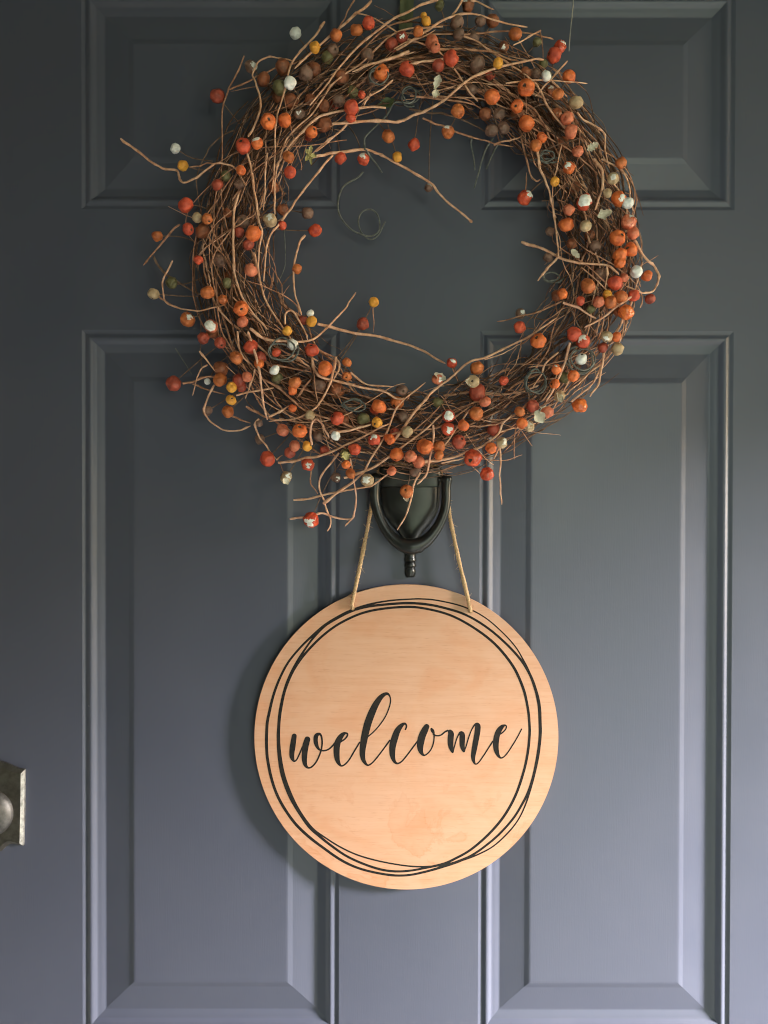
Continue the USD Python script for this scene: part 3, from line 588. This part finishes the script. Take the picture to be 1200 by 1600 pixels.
# berries: x, y, radius (reference pixels), colour, flags: * glossy, w chipped white, c dark calyx
BER = """340 150 12 d;274 232 8 w;393 104 10 k w;412 124 11 b;462 52 9 w;492 74 8.5 y;525 55 9.5 u;557 47 10 u;576 36 10 r;512 90 10.5 g;612 70 10 d;628 58 9 d w;653 49 8.5 u;
478 115 12 k;490 108 11 b;442 105 12 b;453 130 10 w;437 137 11 g;534 121 11 b;596 114 12 o c;580 124 9 k;636 108 12 r;551 144 9 g;565 148 6 r;529 157 9.5 k;549 168 12 r;548 184 8 r;455 158 11 b;485 156 9 b;468 178 9 k w;445 188 11 o;419 190 12 o c;507 194 12 b;487 206 9 o c;607 213 10.5 u;647 226 9.5 r;506 166 10 b;574 86 10 k;520 78 9 k;
666 33 7.5 y;662 24 5 y;687 8 8 g;731 9 10 b w;751 33 8.5 k;770 32 10 b;714 36 11 k;740 58 9 k;717 53 9 k;675 66 11 p;680 74 8 p;805 53 10 u;787 73 8 b w;839 66 7 g;705 91 12 r;685 102 10 d;746 100 12 k;778 99 8 y;875 73 9.5 r w*;866 86 12 r;849 99 7 g;821 114 9 b;837 115 8 k;853.5 119 8 w;889 119 10 o;822 137 13 o c;769 151 12 o;860 141 8 b w;872 147 9 u;715 173 11 u;700 206 10 u w;780 177 9.5 k;758 178 10 b;768 204 10 k;787 200 10 k;808 166 10 o;808 177 10 b;823 193 12.5 o;847 215 8 o;837 227 9.5 u;869 178 9 b*;886 185 10 p;892 206 11 p;879 224 10 b;737 140 9 k;900 160 11 t;903 236 9 p;
286 259 8.5 y;376.6 266 7.5 o;374 287 9 k;340 289 9 d;353 275 8 g;380 228 12 r;402 224 9.5 o w;290 321 12 r;308 340 8 t;324 342 8.5 u;294 358 9 r;317 361 12 b;246 369 8.5 u;355 333 7 b;380 346 10 k;374 363 8 d;396 365 12.5 o;388 382 9 d;310 406 7.5 r;344 406 11 k;392 422 10.5 p;268 442 9 g;240 459 9 t;324 457 11 u;348 468 8 u;355 442 8 g;
451 245 9 u;453 269 9.5 r;532 247 9.5 r;568 249 9.5 r w;620.6 245.6 8 y;442 328 9 b;422 344 11 t w;481 333 9.5 k;492 360 10.5 r*;441 352 7 r;464 420 8 u;584 472 8 y;428 293 9 b;670 293 7 k w;820 309 11.5 r w*;867 283.5 7.5 y;889 262 9.5 o w;885 351 12 o;889 328 9 p;857 402 8 k;879 459 8.5 o;870 462 9 b;893 381 8 b;859 362 7 k;
970 255 9 u;958 279 9 t w;913 316 13 r W;967 311 11.5 o w;981 317 9 w;949 302 7 t;898 293 9 b;915 353 9 t;965 372 12.5 o c;989 364 10 p;982 347 12 p w*;985 390 11 o;969 398 11 o;968 410 9 o;994 425 10 w;1011 431 8.5 o;975 434 7 p;961 442 12 r;919 447 12 u;938 429 10 k;930 385 9 k;922 368 8 b;949 461 8 y;935 472 9 p;907 470 7.5 r;970 464 10.5 u;990 462 9.5 r;954 472 10 u;
978 488 12 o*;966 486 8 b;923 483 7 g;897 522 11.5 r;911 533 11 r w;841 533 12 o c;948 526 9 t w;963 526 8 o;965 545 10 t;942 543 8 d;908 561 9 w;869 577 8 o w;882 590 9 g;896 587 9 o;867 600 8 o;874 619 9 t;832 634 10.5 d;855 644 10 p;906 634 12 o*;826 666 9 t w;
813 490 8.5 k w;812 511 9.5 r;706 567 8.5 r w;745 575 11 u;684 592 9 p w;739 596 10 t;746 613 14 d;758 628 9 p;744 646 11 u;787 595 7.5 r;684 629 9 g;701 650 10 r W;700 670 10.5 r w;724 665 9 o;717 690 11 d;772 672 10.5 d;812 643 8.5 u;816 661 9 o;784 692 9 t w;767 700 9 o;666 698 11 o;686 698 10 u;739 716 14 r*c;
449 517 8 y;487 502 8.5 y;485 490 6 w;432 551 7.5 r;457 538 9 w;487 547 11 r;508 576 12 o;542 566 7.5 u;542 588 7.5 u;567 506 9.5 d;429 578 8 w;433 591 9.5 g;461 598 10 u;457 610 8 o;498 602 11 k;526 610 12 b;592 635 11.5 o;589 660 8.5 y;527 654 10.5 r;538 656 8 b;568 654 10 g;484 649 8 t;457 638 6.5 o;442 672 10 p;468 673 11.5 o c;480 697 8 y;497 682 8.5 k;524 681 7.5 w;460 697 9 p;453 707 9 d;507 704 8 d;554 702 9.5 r;540 710 9 g;585 687 9.5 r w;609 686 9 o;617 676 8 d;636 675 9.5 t;620 710 10.5 o;628 610 9 k;642 714 9 p;630 652 9 k;
377 482 11.5 o c;379 503 9 p;293 499 12 u w;330 510 11 p W;318 528 9.5 d;344 536 9 d;392 542 11 r;369 559 10.5 u;407 558 9 d;405 568 8 o;345 576 12 b;271 599 12 d;324 596 5 w;344 593 10.5 u;374 594 11 d;386 589 8 p;362 605 8.5 y;361 625 8 y c;356 643 9.5 u;324 642 8 k;377 605 8 d;
418 717 12 r;447 746 10 t w;481 726 10 r w;525 746 8 k w;541 726 7 o;548 740 8.5 u;574 750 10.5 t w;486 812 12.5 r*w;612 736 8 p;406 686 8 k;405 661 6 k;635 768 10.5 u c;761 741 11 r*;654 722 9.5 p;649 736 9 k;641 712 8.5 p;662 698 11.5 o;686 712 8 u"""
br = random.Random(5)
fill = random.Random(44)
BER = BER.replace('\n', '')
while BER.count(';') < 299:                              # dull ones deep between the twigs
    t = fill.uniform(0, 2 * math.pi); r = 282 + fill.gauss(0, 38)
    BER += f';{WC[0] + r * 1.02 * math.cos(t):.1f} {WC[1] + r * 0.99 * math.sin(t):.1f} {fill.uniform(7, 11):.1f} {fill.choice("bdudrb")} z'
ICO = trimesh.creation.icosphere(3)
for i, rec in enumerate(BER.replace('\n', '').split(';')):
    q = rec.split(); x, y, r = map(float, q[:3]); col = q[3][0]; fl = ''.join(q[3][1:] + ''.join(q[4:]))
    deep = {'b': 0.80, 'k': 0.84, 'g': 0.86, 'd': 0.93}.get(col, 1.0)
    dist = math.hypot(x - WC[0], y - WC[1])
    d = ringdepth(x, y) * deep + br.uniform(-6, 6) + (4 if deep == 1 else 0) - (14 if 'z' in fl else 0)
    c = at(x, y, d); sc = np.linalg.norm(at(x + 1, y, d) - at(x, y, d)); R = r * sc
    v = ICO.vertices.copy()
    axis = np.array([br.gauss(0, 1), -abs(br.gauss(0, 1)) * 0.6, br.gauss(0, 1)])
    if 'c' in fl: axis = np.array([br.uniform(-.7, .7), -1, br.uniform(-.7, .7)])
    axis /= np.linalg.norm(axis)
    ca = v @ axis
    lump = 1 + 0.17 * (meshkit.fbm(v * 1.5 + i * 7.3, 2, i) - 0.5) * 2 + 0.10 * (meshkit.fbm(v * 5.5 + i * 3.1, 2, i + 4) - 0.5)
    dimple = 1 - 0.22 * np.exp(-((1 - ca) / 0.05)) - 0.10 * np.exp(-((1 + ca) / 0.06))
    squash = 1 - br.uniform(0.0, 0.12) * ca ** 2
    vv = v * (lump * dimple * squash)[:, None] * R
    bm = trimesh.Trimesh(vv + c, ICO.faces, process=False)
    o = obj('berry', bm, ('glossy_berry_' if '*' in fl else 'berry_') + col, wreath, smooth=True)
    if 'c' in fl or br.random() < 0.25:
        k = trimesh.Trimesh(v * (lump * dimple * squash * 1.012)[:, None] * R + c, ICO.faces, process=False)
        k.update_faces((ca + 0.05 * (meshkit.noise(v * 5, i) - .5))[ICO.faces].mean(1) > 0.965); k.remove_unreferenced_vertices()
        if len(k.faces): obj('calyx', k, 'calyx', o, smooth=False)
    if 'w' in fl or 'W' in fl:
        e = np.array([br.uniform(-.5, .9), -1, br.uniform(-.6, .8)]) if 'w' in fl else np.array([0.0, -1, -0.05]); e /= np.linalg.norm(e)
        k = trimesh.Trimesh(v * (lump * dimple * squash * 1.015)[:, None] * R + c, ICO.faces, process=False)
        lim = br.uniform(0.80, 0.95) if 'w' in fl else 0.62
        k.update_faces((v @ e + 0.8 * (meshkit.fbm(v * 3.4 + i, 3, i + 9) - .5))[ICO.faces].mean(1) > lim); k.remove_unreferenced_vertices()
        if len(k.faces): obj('paint_chip', k, 'chipped_white', o, smooth=True)
    # the wire stem that ties it into the ring
    u = (np.array([x, y]) - WC) / max(dist, 1); core = WC + u * np.clip(dist, 240, 320)
    tgt = np.array([core[0] + br.uniform(-25, 25), core[1] + br.uniform(-25, 25)])
    m = (np.array([x, y]) + tgt) / 2 + np.array([br.uniform(-6, 6), br.uniform(-6, 6)])
    sp_ = spline([(x, y, d - r * 0.5), (m[0], m[1], d * 0.75), (tgt[0], tgt[1], 40)], 4)
    obj('stem', tube([at(*p) for p in sp_], 0.85 * S, 4), 'twig_D', o, smooth=60)

# dark curled tendrils
def tendril(pts, w=2.4, dep=None):
    P = np.array(pts, float)
    if P.shape[1] == 2: P = np.c_[P, np.full(len(P), dep)]
    P = spline(P, 6); obj('tendril', tube([at(*p) for p in P], np.linspace(w, w * 0.7, len(P)) / 2 * S, 6), 'wire', wreath, smooth=60)
tendril([(567,269),(558,278),(538,290),(530,306),(528,326),(534,342),(548,358),(564,366),(580,369),(592,361),(593,346),(588,333),(578,327),(566,331),(560,344),(563,360),(572,371),(582,374),(592,366),(598,354),(602,346)], 3.0, 22)
def coil(cx_, cy_, rx, ry, turns, d0, d1, a0=0, lead=()):
    n = int(turns * 9); P = list(lead)
    for k in range(n + 1):
        t = a0 + 2 * math.pi * turns * k / n; g = 1 - 0.25 * k / n
        P.append((cx_ + (rx * g + rng.uniform(-1.5, 1.5)) * math.cos(t) + 2.5 * math.sin(t * .37 + cx_), cy_ + (ry * g + rng.uniform(-1.5, 1.5)) * math.sin(t) + 2.5 * math.cos(t * .41 + cy_), d0 + (d1 - d0) * k / n))
    tendril(P, 3.0)
coil(908, 562, 23, 22, 2.6, 92, 104, 0.5)
coil(838, 597, 17, 20, 2.0, 84, 96, 2)
coil(552, 632, 18, 9, 2.3, 84, 92, 1)
coil(441, 548, 23, 19, 2.0, 92, 104, -1)
coil(590, 120, 15, 15, 1.3, 96, 100, 2.5)
coil(640, 150, 14, 14, 2.2, 60, 84, 1, [(570, 234, 60), (570, 216, 62), (582, 202, 64), (604, 180, 66), (618, 160, 60)])
coil(856, 246, 13, 10, 1.8, 78, 88, 0, [(828, 250, 60)])
coil(862, 432, 16, 9, 1.6, 60, 76, 0.3)
tendril([(738,214,50),(736,226,44),(740,246,40),(742,266,38)], 3)
tendril([(770,216,52),(758,236,46),(750,262,40),(741,294,34)], 3.2)
tendril([(784,218,52),(772,236,46),(760,264,42)], 2.6)
tendril([(572,234,58),(578,244,54),(588,256,50),(597,270,48)], 3)
tendril([(444,360,40),(446,395,34),(444,420,32),(432,446,36)], 1.6)
tendril([(274,544,20),(284,560,22),(300,585,30)], 2)
thread = spline([(897, -12, 60), (894, 24, 66), (891, 50, 70), (889, 80, 74)], 5)
obj('thread', tube([at(*p) for p in thread], 0.75 * S, 4), 'thread', wreath, smooth=60)

# dried leaf fragments and husks
def leaf(cx_, cy_, d, L, W_, ang_, mat, seed, curl=0.35):
    q = random.Random(seed); n = 9; v = []; f = []
    ca, sa = math.cos(ang_), math.sin(ang_)
    for i in range(n):
        u = i / (n - 1); w = W_ * (math.sin(math.pi * min(max(u, .04), .96)) ** 0.7) * (1 + q.uniform(-.35, .35))
        for k, s in enumerate((-1, -0.3, 0.4, 1)):
            a = (u - .5) * L; b = s * w / 2
            v.append(at(cx_ + a * ca - b * sa, cy_ + a * sa + b * ca, d + curl * W_ * (s * s) * q.uniform(.6, 1.3) + 2.5 * math.sin(u * 4 + seed)))
    for i in range(n - 1):
        for k in range(3):
            a = i * 4 + k; f += [(a, a + 1, a + 5), (a, a + 5, a + 4)]
    v = np.array(v); m = len(v); back = v + np.array([0, 0.0004, 0]); g = [(c_ + m, b_ + m, a_ + m) for a_, b_, c_ in f]
    edge = [(i * 4, (i + 1) * 4) for i in range(n - 1)] + [((i + 1) * 4 + 3, i * 4 + 3) for i in range(n - 1)]
    for a, b in edge: g += [(a, b, b + m), (a, b + m, a + m)]
    obj('dried_leaf' if 'leaf' not in mat else 'leaf', trimesh.Trimesh(np.vstack([v, back]), f + g, process=False), mat, wreath, smooth=30)
leaf(683, 128, 96, 24, 12, 1.9, 'husk', 1); leaf(681, 146, 95, 12, 12, 0.3, 'husk', 2)
leaf(926, 229, 96, 20, 12, -0.6, 'husk', 3); leaf(945, 334, 98, 24, 15, -0.4, 'husk', 4); leaf(899, 396, 88, 18, 9, 0.8, 'husk', 5)
leaf(843, 651, 98, 22, 16, 1.0, 'husk', 6); leaf(850, 640, 94, 14, 12, 2.2, 'husk', 7); leaf(738, 597, 92, 22, 16, 0.2, 'husk', 8); leaf(688, 588, 92, 20, 12, 0.5, 'husk', 9)
leaf(603, 161, 74, 30, 13, -0.4, 'green_leaf', 10); leaf(875, 620, 92, 18, 12, 1.2, 'husk', 11)
for k, (a_, l_) in enumerate(((0.3, 12), (1.4, 20), (2.2, 13), (4.0, 10), (4.9, 17))): leaf(484 + 5 * math.cos(a_), 241 + 6 * math.sin(a_), 92 + k, l_, 7, a_, 'green_husk', 20 + k)
leaf(825, 664, 96, 16, 12, 0.4, 'husk', 31); leaf(540, 712, 94, 14, 12, 1.2, 'green_husk', 32); leaf(447, 752, 70, 12, 10, 0.9, 'husk', 33)
leaf(635, 778, 62, 12, 9, 1.3, 'husk', 34); leaf(860, 118, 84, 12, 7, 1.3, 'husk', 35)
